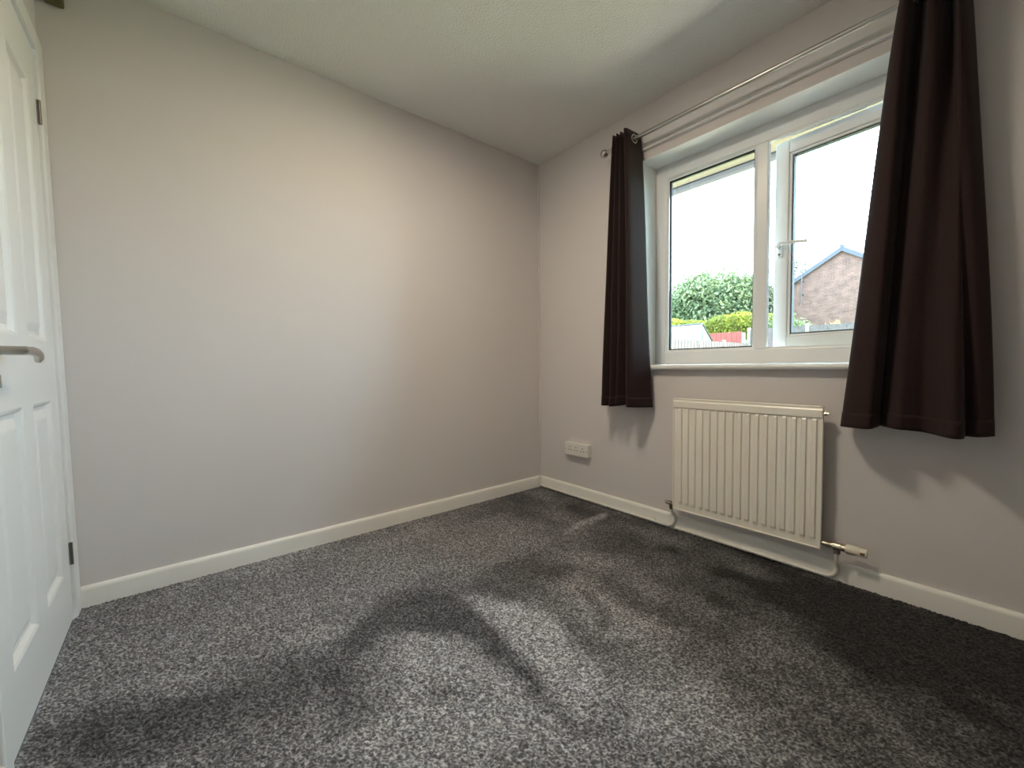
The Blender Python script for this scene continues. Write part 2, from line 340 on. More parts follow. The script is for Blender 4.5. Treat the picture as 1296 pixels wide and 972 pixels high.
# strip seal around the opening light
for a in ((MU1, R1, GZ0-.012, GZ0-.004), (MU1, R1, GZ1+.004, GZ1+.012)):
    obj('frame_step', box(a[0], a[1], FY0+.004, .176, a[2], a[3]), M_UPVC, win)
# opening sash, hinged at the right, pushed out a few degrees
HGX, HGY = 1.917, .190
sash = empty('sash', (HGX, HGY, .97)); sash.parent = win; sash.matrix_parent_inverse = win.matrix_world.inverted()
SA = math.radians(4.3)
bpy.context.view_layer.update()
S = Matrix.Translation((HGX, HGY, 0)) @ Matrix.Rotation(-SA, 4, 'Z')
SW, sz0, sz1, SF, TH = .466, .970, 1.966, .060, .058
def sobj(name, bm, m, par=None, **k):
    for v in bm.verts: v.co = S @ v.co
    return obj(name, bm, m, par or sash, **k)
sobj('sash_stile', box(-SW, -SW+SF, 0, TH, sz0, sz1), M_UPVC, bevel=.004)
sobj('sash_stile', box(-SF, 0, 0, TH, sz0, sz1), M_UPVC, bevel=.004)
sobj('sash_rail', box(-SW+SF, -SF, 0, TH, sz0, sz0+SF), M_UPVC, bevel=.004)
sobj('sash_rail', box(-SW+SF, -SF, 0, TH, sz1-SF, sz1), M_UPVC, bevel=.004)
ix0, ix1, iz0, iz1 = -SW+SF, -SF, sz0+SF, sz1-SF
for (k, a) in enumerate(((ix0, ix0+.012, iz0, iz1), (ix1-.012, ix1, iz0, iz1), (ix0+.012, ix1-.012, iz0, iz0+.012), (ix0+.012, ix1-.012, iz1-.012, iz1))):
    sobj('glazing_bead', box(a[0], a[1], .006, .022, a[2], a[3]), M_UPVC, bevel=.003)
for a in ((ix0+.0122, ix0+.018, iz0+.0122, iz1-.0122), (ix1-.018, ix1-.0122, iz0+.0122, iz1-.0122), (ix0+.018, ix1-.018, iz0+.0122, iz0+.018), (ix0+.018, ix1-.018, iz1-.018, iz1-.0122)):
    sobj('gasket', box(a[0], a[1], .0105, .036, a[2], a[3]), mat('grey_gasket', (.09, .10, .12), .6) if 'grey_gasket' not in bpy.data.materials else bpy.data.materials['grey_gasket'])
sobj('glass_pane', box(ix0+.004, ix1-.004,   .0365, .0405, iz0+.004, iz1-.004), M_GLASS)
# casement handle (cranked lever)
hx, hz = -SW+.030, 1.472
bm = bmesh.new(); bx(bm, hx-.011, hx+.011, -.010, 0, hz-.055, hz+.012); sobj('handle_base', bm, M_UPVC, bevel=.004)
bm = bmesh.new(); tube(bm, [(hx-.004, -.008, hz-.006), (hx-.004, -.028, hz-.004), (hx+.010, -.036, hz+.004), (hx+.04, -.038, hz+.002), (hx+.125, -.038, hz-.010)], [.009, .009, .0085, .0075, .0068], 10)
sobj('handle_lever', bm, M_UPVC, smooth=60)
bm = lathe_x(bmesh.new(), [(0, .005), (.003, .005), (.0035, .001)], (hx-.002, -.0135, hz-.042), 12, 'Y'); sobj('handle_screw', bm, M_STEEL, smooth=40)
# friction stay at the head
bm = bmesh.new(); bx(bm, 1.52, 1.80, .1885, .1955, 1.9675, 1.9725); obj('stay_arm', bm, M_CHROME2, win)
bm = bmesh.new(); bx(bm, 1.60, 1.632, .1885, .204, 1.9735, 1.9800); obj('stay_shoe', bm, M_SOFF, win, bevel=.001)
# window board
bm = extrude_profile(bmesh.new(), [(-.15, .8722), (.026, .8722), (.034, .877), (.036, .886), (.034, .894), (.026, .899), (-.15, .899)], (OX0+.001, 0, 0), (OX1-.001, 0, 0), (0, -1, 0))
for x0, x1 in ((OX0-.04, OX0+.001), (OX1-.001, OX1+.04)):
    extrude_profile(bm, [(0.0005, .8722), (.026, .8722), (.034, .877), (.036, .886), (.034, .894), (.026, .899), (0.0005, .899)], (x0, 0, 0), (x1, 0, 0), (0, -1, 0))
tag(obj('window_sill', bm, M_SILL, smooth=50), 'white painted window board with rounded front edge under the window', 'window sill', kind='structure')

M_REV = mat('white_reveal_paint', (.84, .84, .83), .5)
bm = bmesh.new(); bx(bm, OX0+.003, OX1-.003, .0005, .1495, OZ1-.003, OZ1-.0002)
for a in ((OX0+.0002, OX0+.003), (OX1-.003, OX1-.0002)): bx(bm, a[0], a[1], .0005, .1495, .8995, OZ1-.0002)
tag(obj('trim_3', bm, M_REV), kind='structure')

# eaves of the house outside the window head
bm = bmesh.new()
bx(bm, -3, 6, .281, .425, 2.10, 2.115); bx(bm, -3, 6, .432, .585, 2.10, 2.115); bx(bm, -3, 6, .40, .45, 2.116, 2.13)
tag(obj('soffit', bm, M_SOFF), 'cream soffit boards under the eaves', 'soffit', kind='structure')
bm = bmesh.new(); prof = [(.645+.053*math.cos(a), 2.130+.053*math.sin(a)) for a in np.linspace(PI, 2*PI, 13)]
prof += [(.645+.048*math.cos(a), 2.130+.048*math.sin(a)) for a in np.linspace(2*PI, PI, 13)]
extrude_profile(bm, [(p[0], p[1]) for p in prof], (-3, 0, 0), (6, 0, 0), (0, 1, 0)); bx(bm, -3, 6, .5855, .5915, 2.09, 2.24)
tag(obj('gutter', bm, M_GUT, smooth=40), 'grey half round gutter along the eaves', 'gutter', kind='structure')
bm = bmesh.new(); A = [(-3, .66, 2.245), (6, .66, 2.245), (6, -3.0, 4.2), (-3, -3.0, 4.2)]
vv = [bm.verts.new(p) for p in A]+[bm.verts.new((p[0], p[1], p[2]+.08)) for p in A]
for f in ((0, 1, 2, 3), (7, 6, 5, 4), (0, 1, 5, 4), (1, 2, 6, 5), (2, 3, 7, 6), (3, 0, 4, 7)): bm.faces.new([vv[i] for i in f])
tag(obj('roof', bm, mat('dark_roof_tile', (.12, .10, .09), .8)), kind='structure')

# ------------------------------------------------------------------ curtain pole
RYP, RZP = -.095, 2.137
pole = tag(empty('curtain_pole', (1.42, RYP, RZP)), 'slim silver curtain pole with ball finials above the window', 'curtain pole')
bm = bmesh.new(); tube(bm, [(.695, RYP, RZP), (1.2, RYP, RZP), (1.845, RYP, RZP)], .0108, 16); obj('tube', bm, M_ROD, pole, smooth=50)
bm = bmesh.new(); tube(bm, [(1.80, RYP, RZP), (2.20, RYP, RZP)], .0088, 16); obj('inner_tube', bm, M_ROD, pole, smooth=50)
for x, s in ((.666, -1), (2.245, 1)):
    R_ = .0235; prof = [(s*(-.034), .008), (s*(-.026), .008)]+[(s*(-R_*math.cos(a)), R_*math.sin(a)) for a in np.linspace(.45, PI-.02, 14)]
    obj('finial', lathe_x(bmesh.new(), prof if s > 0 else prof, (x, RYP, RZP), 20, 'X'), M_CHROME, pole, smooth=50)
for x in (.722, 2.20):
    bm = bmesh.new(); torus(bm, (x, RYP, RZP), .0125, .003, (1, 0, 0), 18, 6); tube(bm, [(x, RYP+.0125, RZP), (x, -.022, RZP)], .005, 8)
    lathe_x(bm, [(0, .018), (.005, .018)], (x, -.0235, RZP), 16, 'Y'); obj('bracket', bm, M_ROD, pole, smooth=40)

# ------------------------------------------------------------------ curtains
def catmull(P, n):
    out = []; P = [Vector((p[0], p[1], 0)) for p in P]; Q = [2*P[0]-P[1]]+P+[2*P[-1]-P[-2]]
    for i in range(1, len(Q)-2):
        for k in range(n):
            s = k/n; a, b_, c, d = Q[i-1:i+3]
            out.append(.5*((2*b_)+(c-a)*s+(2*a-5*b_+4*c-d)*s*s+(3*b_-a-3*c+d)*s**3))
    out.append(P[-1]); return out
def curtain(label, top, bot, ztop, zbot, sub=7, rows_=42, seed=1):
    rr = random.Random(seed)
    cx = sum(p[0] for p in bot)/len(bot)
    root = tag(empty('curtain', (cx, RYP, zbot)), label, 'curtain', 'pair of eyelet curtains at the window')
    T, B = catmull(top, sub), catmull(bot, sub); n = len(T)
    ph = [rr.random()*6 for _ in range(4)]
    def P(k, t_):
        e = t_**.85; x = T[k].x*(1-e)+B[k].x*e; y = T[k].y*(1-e)+B[k].y*e; s = k/(n-1)
        x += .005*math.sin(5*t_+s*7+ph[0])*t_; y += .006*math.sin(7*t_+s*9+ph[1])*t_
        z = ztop+(zbot-ztop)*t_ + (.007*math.sin(s*8+ph[2])*t_**6)
        return Vector((x, min(y, -.024), z))
    bm = bmesh.new(); g = [[bm.verts.new(P(k, r/rows_)) for k in range(n)] for r in range(rows_+1)]
    for r in range(rows_):
        for k in range(n-1): bm.faces.new((g[r][k], g[r][k+1], g[r+1][k+1], g[r+1][k]))
    o = obj('fabric', bm, M_FAB, root, smooth=180)
    md = o.modifiers.new('thickness', 'SOLIDIFY'); md.thickness = .0025; md.offset = 0
    # stitched hem: a second fold of cloth at the foot
    bm = bmesh.new(); t0 = 1-.055/(ztop-zbot); g = [[bm.verts.new(P(k, t0+(1-t0)*r/4)) for k in range(n)] for r in range(5)]
    for r in range(4):
        for k in range(n-1): bm.faces.new((g[r][k], g[r][k+1], g[r+1][k+1], g[r+1][k]))
    o = obj('hem', bm, M_FAB, root, smooth=180); md = o.modifiers.new('thickness', 'SOLIDIFY'); md.thickness = .0045; md.offset = 0
    te = (ztop-RZP)/(ztop-zbot)
    for k in range(n-1):
        a, b_ = P(k, te), P(k+1, te)
        if (a.y-RYP)*(b_.y-RYP) <= 0 and a.y != b_.y:
            f = (RYP-a.y)/(b_.y-a.y); c = a.lerp(b_, f); c.z = RZP
            d = Vector((b_.x-a.x, b_.y-a.y, 0)).normalized(); nrm = Vector((d.y, -d.x, 0))
            obj('eyelet', torus(bmesh.new(), c, .0215, .004, nrm, 22, 8), M_CHROME2, root, smooth=60)
    return root
F, Bk = -.155, -.036
topL = [(.742, -.06), (.752, Bk), (.762, -.10), (.770, F), (.778, -.10), (.782, Bk), (.786, -.10), (.794, F), (.801, -.10), (.805, Bk), (.810, -.10), (.817, F+.002), (.824, -.10), (.829, Bk), (.835, -.10), (.846, F-.004), (.860, F+.003), (.864, -.10), (.868, -.03)]
botL = [(.640, -.06), (.655, -.04), (.672, -.10), (.690, -.155), (.712, -.11), (.722, -.05), (.730, -.10), (.748, -.165), (.772, -.11), (.778, -.05), (.786, -.11), (.806, -.170), (.830, -.11), (.838, -.055), (.852, -.11), (.884, -.178), (.905, -.160), (.926, -.10), (.945, -.036)]
curtain('short dark brown eyelet curtain bunched narrow, left of the window', topL, botL, 2.178, .668, seed=3)
topR = [(1.935, -.035), (1.937, -.075), (1.942, -.120), (1.956, -.148), (1.970, -.135), (1.976, -.085), (1.986, -.045), (2.000, -.085), (2.014, -.138), (2.030, -.138), (2.042, -.085), (2.052, -.048), (2.062, -.090), (2.072, -.140), (2.084, -.100), (2.092, -.04)]
botR = [(1.794, -.032), (1.797, -.075), (1.812, -.125), (1.890, -.168), (1.908, -.125), (1.914, -.080), (1.936, -.112), (1.968, -.140), (2.000, -.118), (2.026, -.100), (2.056, -.120), (2.094, -.165), (2.114, -.145), (2.118, -.090), (2.150, -.112), (2.184, -.085)]
curtain('wide dark brown eyelet curtain hanging right of the window, nearest the camera', topR, botR, 2.178, .660, seed=5)

# ------------------------------------------------------------------ radiator
rad = tag(empty('radiator', (1.41, -.06, .137)), 'white single panel radiator with vertical flutes below the window', 'radiator')
X0, X1, Z0, Z1, YF = 1.092, 1.733, .139, .722, -.066
bm = bmesh.new()
NP = 17; bw = .014; per = (X1-X0-2*bw)/NP
prof = []
for i in range(NP):
    x = X0+bw+i*per
    prof += [(x+per*.02, 0), (x+per*.36, .0), (x+per*.46, 1), (x+per*.86, 1), (x+per*.96, 0)]
prof = [(X0, 0), (X0+bw*.5, 0)]+prof+[(X1-bw*.5, 0), (X1, 0)]
zrow = [(Z0, 0, 0), (Z0+.022, 0, 0), (Z0+.034, .25, 0), (Z0+.044, 1, 0), (Z0+.055, 1, 0), (Z1-.068, 1, 0), (Z1-.056, 1, 0), (Z1-.048, .3, 0), (Z1-.042, 0, 1), (Z1-.014, 0, 1), (Z1, 0, 0)]
g = [[bm.verts.new((x, YF-.0075*h*m_+(-.0085 if tb else 0)+(0), z)) for x, h in prof] for z, m_, tb in zrow]
for r in range(len(g)-1):
    for k in range(len(prof)-1): bm.faces.new((g[r][k], g[r][k+1], g[r+1][k+1], g[r+1][k]))
obj('front_panel', bm, M_RAD, rad, smooth=28)
obj('back_panel', box(X0+.001, X1-.001, YF+.0005, YF+.018, Z0+.001, Z1-.001), M_RAD, rad, bevel=.003)
for a in ((X0-.003, X0+.004), (X1-.004, X1+.003)): obj('side_seam', box(a[0], a[1], YF-.004, YF+.010, Z0-.002, Z1+.002), M_RAD, rad, bevel=.0015)
obj('top_seam', box(X0+.0042, X1-.0042, YF-.006, YF+.012, Z1-.006, Z1+.004), M_RAD, rad, bevel=.003)
obj('bottom_seam', box(X0+.0042, X1-.0042, YF-.004, YF+.010, Z0-.003, Z0+.004), M_RAD, rad, bevel=.0015)
for x in (1.22, 1.61): obj('bracket', box(x, x+.03, YF+.0185, -.001, .30, .62), M_RAD, rad)
bm = lathe_x(bmesh.new(), [(0, .009), (.008, .009), (.009, .006), (.016, .006), (.0165, .003)], (X1+.003, YF+.008, .695), 6, 'X'); obj('bleed_valve', bm, M_BRASS, rad)
VY, VZ = -.056, .163
vb = obj('thermostatic_valve', lathe_x(bmesh.new(), [(0, .009), (.016, .009), (.017, .0135), (.031, .0135), (.032, .010), (.038, .010), (.039, .0150), (.064, .0150), (.065, .0125), (.078, .0125)], (X1+.003, VY, VZ), 12, 'X'), M_BRASS, rad, smooth=30)
vb['label'] = 'tarnished metal valve body with ivory thermostat head'
bm = bmesh.new(); tube(bm, [(1.787, VY, VZ-.008), (1.787, VY, VZ-.028)], .0125, 6); obj('compression_nut', bm, M_BRASS, vb)
th = lathe_x(bmesh.new(), [(0, .0165), (.003, .019), (.030, .0195), (.042, .0175), (.0425, .0160), (.047, .0160), (.062, .0165), (.066, .014), (.067, .001)], (1.815, VY, VZ+.002), 20, 'X')
for v in th.verts:                       # ribbed grip
    pass
hd = obj('thermostat_head', th, M_TRVW, vb, smooth=35)
obj('number_window', box(1.862, 1.876, VY-.0172, VY-.0150, VZ-.003, VZ+.007), M_BROWN, vb)
lb = obj('lockshield_valve', lathe_x(bmesh.new(), [(0, .006), (.004, .0095), (.016, .0105), (.022, .009), (.024, .0115), (.036, .0115), (.037, .008), (.050, .008)], (1.040, VY, .160), 12, 'X'), M_BRASS, rad, smooth=30)
bm = bmesh.new(); tube(bm, [(1.073, VY, .156), (1.076, VY, .128)], .0095, 6); obj('compression_nut', bm, M_STEEL, lb)
# feed pipes
PY, PZ, PR = -.0240, .0200, .0075
pts = [(1.787, VY, VZ-.03), (1.787, VY, .105), (1.786, -.046, .09), (1.785, -.030, .078), (1.784, PY-.001, .066)]+[Vector((1.784-.042, PY, PZ+.044))+.042*Vector((math.cos(a), 0, -math.sin(a)*1.05)) for a in np.linspace(.15, PI/2, 8)]+[(1.5, PY, PZ), (1.09, PY, PZ), (1.082, PY, .0165)]
p = tag(obj('heating_pipe', tube(bmesh.new(), pts, PR, 10), M_PIPE, smooth=60), 'white painted pipe bending down from the thermostatic valve along the skirting', 'pipe', 'radiator feed pipes')
pts = [(1.076, VY, .128), (1.079, VY+.004, .112), (1.081, -.040, .098), (1.082, -.028, .085), (1.081, PY, .072)]+[Vector((1.081-.052, PY, PZ+.054))+.052*Vector((math.cos(a), 0, -math.sin(a)*1.05)) for a in np.linspace(.15, PI/2, 8)]+[(.7, PY, PZ), (.3, PY, PZ), (.05, PY, PZ), (.034, PY-.002, .020), (.0225, PY-.003, .034), (.0205, PY-.001, .055), (.0205, PY+.0005, .086)]
p2 = tag(obj('heating_pipe', tube(bmesh.new(), pts, PR, 10), M_PIPE, smooth=60), 'white painted pipe running along the skirting from the room corner to the radiator', 'pipe', 'radiator feed pipes')
for x in (.34, .66, .96):
    bm = bmesh.new(); torus(bm, (x, PY, PZ+.001), .0086, .0022, (1, 0, 0), 14, 6); lathe_x(bm, [(0, .0035), (.004, .003)], (x, PY-.0005, PZ+.0145), 8, 'Y'); obj('pipe_clip', bm, M_PIPE, p2, smooth=50)
for x in (1.30, 1.60):
    bm = bmesh.new(); torus(bm, (x, PY, PZ+.001), .0086, .0022, (1, 0, 0), 14, 6); obj('pipe_clip', bm, M_PIPE, p, smooth=50)

# ------------------------------------------------------------------ triple socket
sk = tag(empty('triple_socket', (.383, 0, .297)), 'white triple wall socket above the skirting near the corner', 'socket')
obj('back_box', box(.2825, .4835, -.026, -.0003, .299, .379), M_SOCK, sk, bevel=.002)
obj('face_plate', box(.2805, .4855, -.036, -.0262, .297, .381), M_SOCK, sk, bevel=.003)
for i in range(3):
    cx = .383+(i-1)*.056; fr = -.0363
    oo = obj('outlet', box(cx-.021, cx+.021, fr, -.0355, .313, .362), M_SOCK, sk, bevel=.0003)
    for (dx, z0, z1, hw) in ((0, .350, .3585, .0022), (-.011, .331, .3365, .0034), (.011, .331, .3365, .0034)):
        obj('pin_slot', box(cx+dx-hw, cx+dx+hw, fr-.0003, fr+.0004, z0, z1), M_SLOT, oo)
for x in (.2895, .4765): obj('screw', lathe_x(bmesh.new(), [(0, .0032), (-.0006, .003)], (x, -.0360, .337), 10, 'Y'), M_STEEL, sk)

# ------------------------------------------------------------------ ceiling light (above the frame)
LX, LY = 1.12, -1.27
cl = tag(empty('ceiling_light', (LX, LY, RH)), 'slim round flush ceiling light with an opal disc', 'ceiling light')
obj('base_ring', lathe_x(bmesh.new(), [(0, .170), (-.030, .170), (-.036, .166), (-.036, .150), (-.012, .150), (-.012, .01)], (LX, LY, RH-.0003), 40, 'Z'), M_SOCK, cl, smooth=40)
obj('opal_disc', lathe_x(bmesh.new(), [(-.014, .148), (-.034, .148), (-.040, .135), (-.044, .09), (-.0455, .01)], (LX, LY, RH), 40, 'Z'), M_BULB, cl, smooth=40)
# ------------------------------------------------------------------ garden outside the window
def gz_(y): return -.15+.036*(max(y, .3)-.3)
M_LAWN = mat('lawn', (.10, .16, .045), .9, noise=(3, .3))
M_PAVE = mat('pale_paving', (.44, .345, .235), .9, noise=(5, .12))
M_FENCE = mat('weathered_fence_board', (.070, .054, .050), .9, noise=(9, .25))
M_POST = mat('concrete_post', (.15, .125, .10), .9, noise=(14, .12))
M_RED = mat('red_stained_board', (.17, .035, .026), .85, noise=(9, .2))
M_GHF = mat('aluminium_bar', (.035, .035, .037), .5, metal=.3)
M_GHP = mat('milky_greenhouse_glass', (.125, .12, .115), .25)
M_GHG = mat('green_tinted_glass', (.10, .125, .085), .25)
M_VERGE = mat('grey_verge', (.042, .043, .055), .7)
M_TILE = mat('roof_tile', (.16, .14, .135), .85, noise=(3, .2))
M_ALU = mat('aerial_metal', (.06, .06, .065), .4, metal=.4)
M_BARK = mat('bark', (.12, .09, .07), .9, noise=(20, .3))
M_BRICK = bpy.data.materials.new('pale_red_brick'); M_BRICK.use_nodes = True
t = M_BRICK.node_tree; b = t.nodes['Principled BSDF']; b.inputs['Roughness'].default_value = .9
co_ = t.nodes.new('ShaderNodeTexCoord'); mp_ = t.nodes.new('ShaderNodeMapping'); mp_.inputs['Rotation'].default_value = (PI/2, 0, 0)
br = t.nodes.new('ShaderNodeTexBrick'); br.inputs['Scale'].default_value = 1.0
br.inputs['Brick Width'].default_value = .225; br.inputs['Row Height'].default_value = .075; br.inputs['Mortar Size'].default_value = .008
br.inputs['Color1'].default_value = (.082, .038, .029, 1); br.inputs['Color2'].default_value = (.122, .060, .046, 1); br.inputs['Mortar'].default_value = (.125, .085, .070, 1)
t.links.new(co_.outputs['Object'], mp_.inputs['Vector']); t.links.new(mp_.outputs[0], br.inputs['Vector']); nb_ = t.nodes.new('ShaderNodeTexNoise'); nb_.inputs['Scale'].default_value = 3.5; nb_.inputs['Detail'].default_value = 6; nb_.inputs['Roughness'].default_value = .75
t.links.new(co_.outputs['Object'], nb_.inputs['Vector']); rb_ = t.nodes.new('ShaderNodeMapRange'); rb_.inputs['From Min'].default_value = .3; rb_.inputs['From Max'].default_value = .7
rb_.inputs['To Min'].default_value = .6; rb_.inputs['To Max'].default_value = 1.35; t.links.new(nb_.outputs['Fac'], rb_.inputs['Value'])
mb_ = t.nodes.new('ShaderNodeMix'); mb_.data_type = 'RGBA'; mb_.blend_type = 'MULTIPLY'; mb_.inputs['Factor'].default_value = 1
t.links.new(br.outputs['Color'], mb_.inputs['A']); t.links.new(rb_.outputs['Result'], mb_.inputs['B']); t.links.new(mb_.outputs['Result'], b.inputs['Base Color'])

bm = bmesh.new(); ys = [.281, 3.2]; vv = [[bm.verts.new((x, y, gz_(y))) for x in (-14, 14)] for y in ys]
bm.faces.new((vv[0][0], vv[0][1], vv[1][1], vv[1][0])); tag(obj('patio', bm, M_PAVE), 'pale paving outside the window', 'patio', kind='structure')
bm = bmesh.new(); ys = [3.2, 8, 16, 40, 90]; vv = [[bm.verts.new((x, y, gz_(y))) for x in (-60, 60)] for y in ys]
for i in range(4): bm.faces.new((vv[i][0], vv[i][1], vv[i+1][1], vv[i+1][0]))
tag(obj('lawn', bm, M_LAWN), 'green lawn rising to the garden fences', 'lawn', kind='structure')

def fence(name, label, p0, p1, n, ztop, hgt, m, post_from=0, proud=.07):
    """n panels of vertical boards between concrete posts from p0 to p1 (xy)."""
    p0 = Vector((*p0, 0)); p1 = Vector((*p1, 0)); d = (p1-p0); L = d.length/n; d.normalize(); a = math.atan2(d.y, d.x)
    root = tag(empty(name, (p0.x, p0.y, gz_(p0.y)), a), label, 'fence'); MW = root.matrix_world.copy(); z0 = MW.translation.z
    for i in range(n):
        bm = bmesh.new(); nb = max(4, int((L-.12)/.10)); wv = (L-.12)/nb; zt = ztop
        for k in range(nb):
            x = i*L+.06+k*wv
            bx(bm, x+.002, x+wv-.002, -.011+.008*(k % 2), .011+.008*(k % 2), zt-hgt-z0, zt-z0+random.uniform(-.006, .006), mtx=MW)
        bx(bm, i*L+.06, (i+1)*L-.06, .021, .05, zt-.35-z0, zt-.28-z0, mtx=MW)
        tag(obj('board_panel', bm, m, root), kind='stuff')
    for i in range(post_from, n+1):
        obj('post', box(i*L-.055, i*L+.055, -.05, .06, -.05, ztop+proud-z0, mtx=MW), M_POST, root, bevel=.012)
fence('garden_fence', 'grey boarded side fence with concrete posts in front of the greenhouse', (-4.4, 4.1), (-4.4, 15.1), 6, 1.69, 1.75, M_FENCE)
fence('garden_fence', 'grey boarded back fence with concrete posts below the brick gable', (-4.29, 15.2), (3.31, 15.2), 4, 2.215, 1.85, M_FENCE)
fence('garden_fence', 'red stained board fence between the greenhouse and the back fence', (-8.3, 15.55), (-4.55, 15.35), 2, 2.18, 1.85, M_RED, proud=-.05)

# greenhouse beyond the side fence: ridge along x
gh = tag(empty('greenhouse', (-6.0, 12, gz_(12))), 'small aluminium greenhouse with white panes behind the side fence', 'greenhouse')
gx0, gx1, gy0, gyw, ze, zr = -7.9, -4.58, 12.0, 1.22, 1.35, 2.29
def bar(bm, a, b_, r=.02): tube(bm, [a, b_], r, 6)
bm = bmesh.new()
for x in (gx0, gx1):
    for s in (-1, 1): bar(bm, (x, gy0+s*gyw, gz_(12)), (x, gy0+s*gyw, ze)); bar(bm, (x, gy0+s*gyw, ze), (x, gy0, zr), .028)
    bar(bm, (x, gy0-gyw, ze), (x, gy0+gyw, ze)); bar(bm, (x, gy0, gz_(12)), (x, gy0, zr), .015)
bar(bm, (gx0, gy0, zr), (gx1, gy0, zr), .03)
for s in (-1, 1): bar(bm, (gx0, gy0+s*gyw, ze), (gx1, gy0+s*gyw, ze), .025)
npn = 4; dx = (gx1-gx0)/npn
for i in range(1, npn):
    for s in (-1, 1): bar(bm, (gx0+i*dx, gy0+s*gyw, ze), (gx0+i*dx, gy0, zr), .032); bar(bm, (gx0+i*dx, gy0+s*gyw, gz_(12)), (gx0+i*dx, gy0+s*gyw, ze), .018)
obj('frame', bm, M_GHF, gh, smooth=40)
def slab(P, th, m, name, par):
    bm = bmesh.new(); P = [Vector(p) for p in P]; nn = (P[1]-P[0]).cross(P[2]-P[0]).normalized()*th
    A = [bm.verts.new(p) for p in P]; B = [bm.verts.new(p-nn) for p in P]; n = len(P)
    bm.faces.new(A); bm.faces.new(B[::-1])
    for i in range(n): bm.faces.new((A[i], A[(i+1) % n], B[(i+1) % n], B[i]))
    return obj(name, bm, m, par)
for i in range(npn):
    a, b_ = gx0+i*dx+.015, gx0+(i+1)*dx-.015
    for s in (-1, 1):
        for (f0, f1) in ((.02, .48), (.50, .97)):
            Pn = [(a, gy0+s*gyw*(1-f0), ze+(zr-ze)*f0), (b_, gy0+s*gyw*(1-f0), ze+(zr-ze)*f0), (b_, gy0+s*gyw*(1-f1), ze+(zr-ze)*f1), (a, gy0+s*gyw*(1-f1), ze+(zr-ze)*f1)]
            slab(Pn, .004, M_GHP, 'roof_pane', gh)
        slab([(a, gy0+s*gyw, gz_(12)), (b_, gy0+s*gyw, gz_(12)), (b_, gy0+s*gyw, ze), (a, gy0+s*gyw, ze)], .004, M_GHP, 'side_pane', gh)
for x in (gx0, gx1):
    for s in (-1, 1):
        slab([(x, gy0+s*.02, gz_(12)), (x, gy0+s*gyw*.98, gz_(12)), (x, gy0+s*gyw*.98, ze), (x, gy0+s*.02, zr-.03)], .004, M_GHG, 'gable_pane', gh)

# foliage: crowns of separate leaves
def leaf_mat(name, c, c2):
    m = bpy.data.materials.new(name); m.use_nodes = True; t = m.node_tree; b = t.nodes['Principled BSDF']; b.inputs['Roughness'].default_value = .7
    oi = t.nodes.new('ShaderNodeTexCoord'); n = t.nodes.new('ShaderNodeTexNoise'); n.inputs['Scale'].default_value = 2.2; n.inputs['Detail'].default_value = 5
    r = t.nodes.new('ShaderNodeValToRGB'); r.color_ramp.elements[0].position = .35; r.color_ramp.elements[1].position = .65
    r.color_ramp.elements[0].color = (*c, 1); r.color_ramp.elements[1].color = (*c2, 1)
    t.links.new(oi.outputs['Object'], n.inputs['Vector']); t.links.new(n.outputs['Fac'], r.inputs['Fac']); t.links.new(r.outputs['Color'], b.inputs['Base Color'])
    tr = t.nodes.new('ShaderNodeBsdfTranslucent'); t.links.new(r.outputs['Color'], tr.inputs['Color'])
    mx = t.nodes.new('ShaderNodeMixShader'); mx.inputs['Fac'].default_value = .35; o = t.nodes['Material Output']
    t.links.new(b.outputs[0], mx.inputs[1]); t.links.new(tr.outputs[0], mx.inputs[2]); t.links.new(mx.outputs[0], o.inputs['Surface'])
    return m
def leaves(name, pts, size, m, parent):
    n = len(pts); pts = np.asarray(pts)
    d = rng.normal(size=(n, 3)); d /= np.linalg.norm(d, axis=1)[:, None]; e = np.cross(d, rng.normal(size=(n, 3))); e /= np.linalg.norm(e, axis=1)[:, None]
    s = size*(.6+.8*rng.random((n, 1))); f = np.cross(d, e)
    V = np.stack([pts-d*s, pts+e*s*.45+f*s*.12, pts+d*s, pts-e*s*.45+f*s*.12], 1).reshape(-1, 3)
    me = bpy.data.meshes.new(name); me.from_pydata(V.tolist(), [], np.arange(4*n).reshape(-1, 4).tolist()); me.materials.append(m)
    o = bpy.data.objects.new(name, me); COL.objects.link(o); o.parent = parent; o.matrix_parent_inverse = parent.matrix_world.inverted()
    tag(o, kind='stuff'); return o
def blob_pts(blobs, n):
    out = []; vol = np.array([b_[3]*b_[4]*b_[5] for b_ in blobs])**.67; vol /= vol.sum()
    for (x, y, z, rx, ry, rz), f in zip(blobs, vol):
        k = int(n*f); d = rng.normal(size=(k, 3)); d /= np.linalg.norm(d, axis=1)[:, None]
        r = 1-.55*rng.random((k, 1))**1.3 + .10*rng.normal(size=(k, 1)); out.append(np.array([x, y, z])+d*r*np.array([rx, ry, rz]))
    return np.concatenate(out)
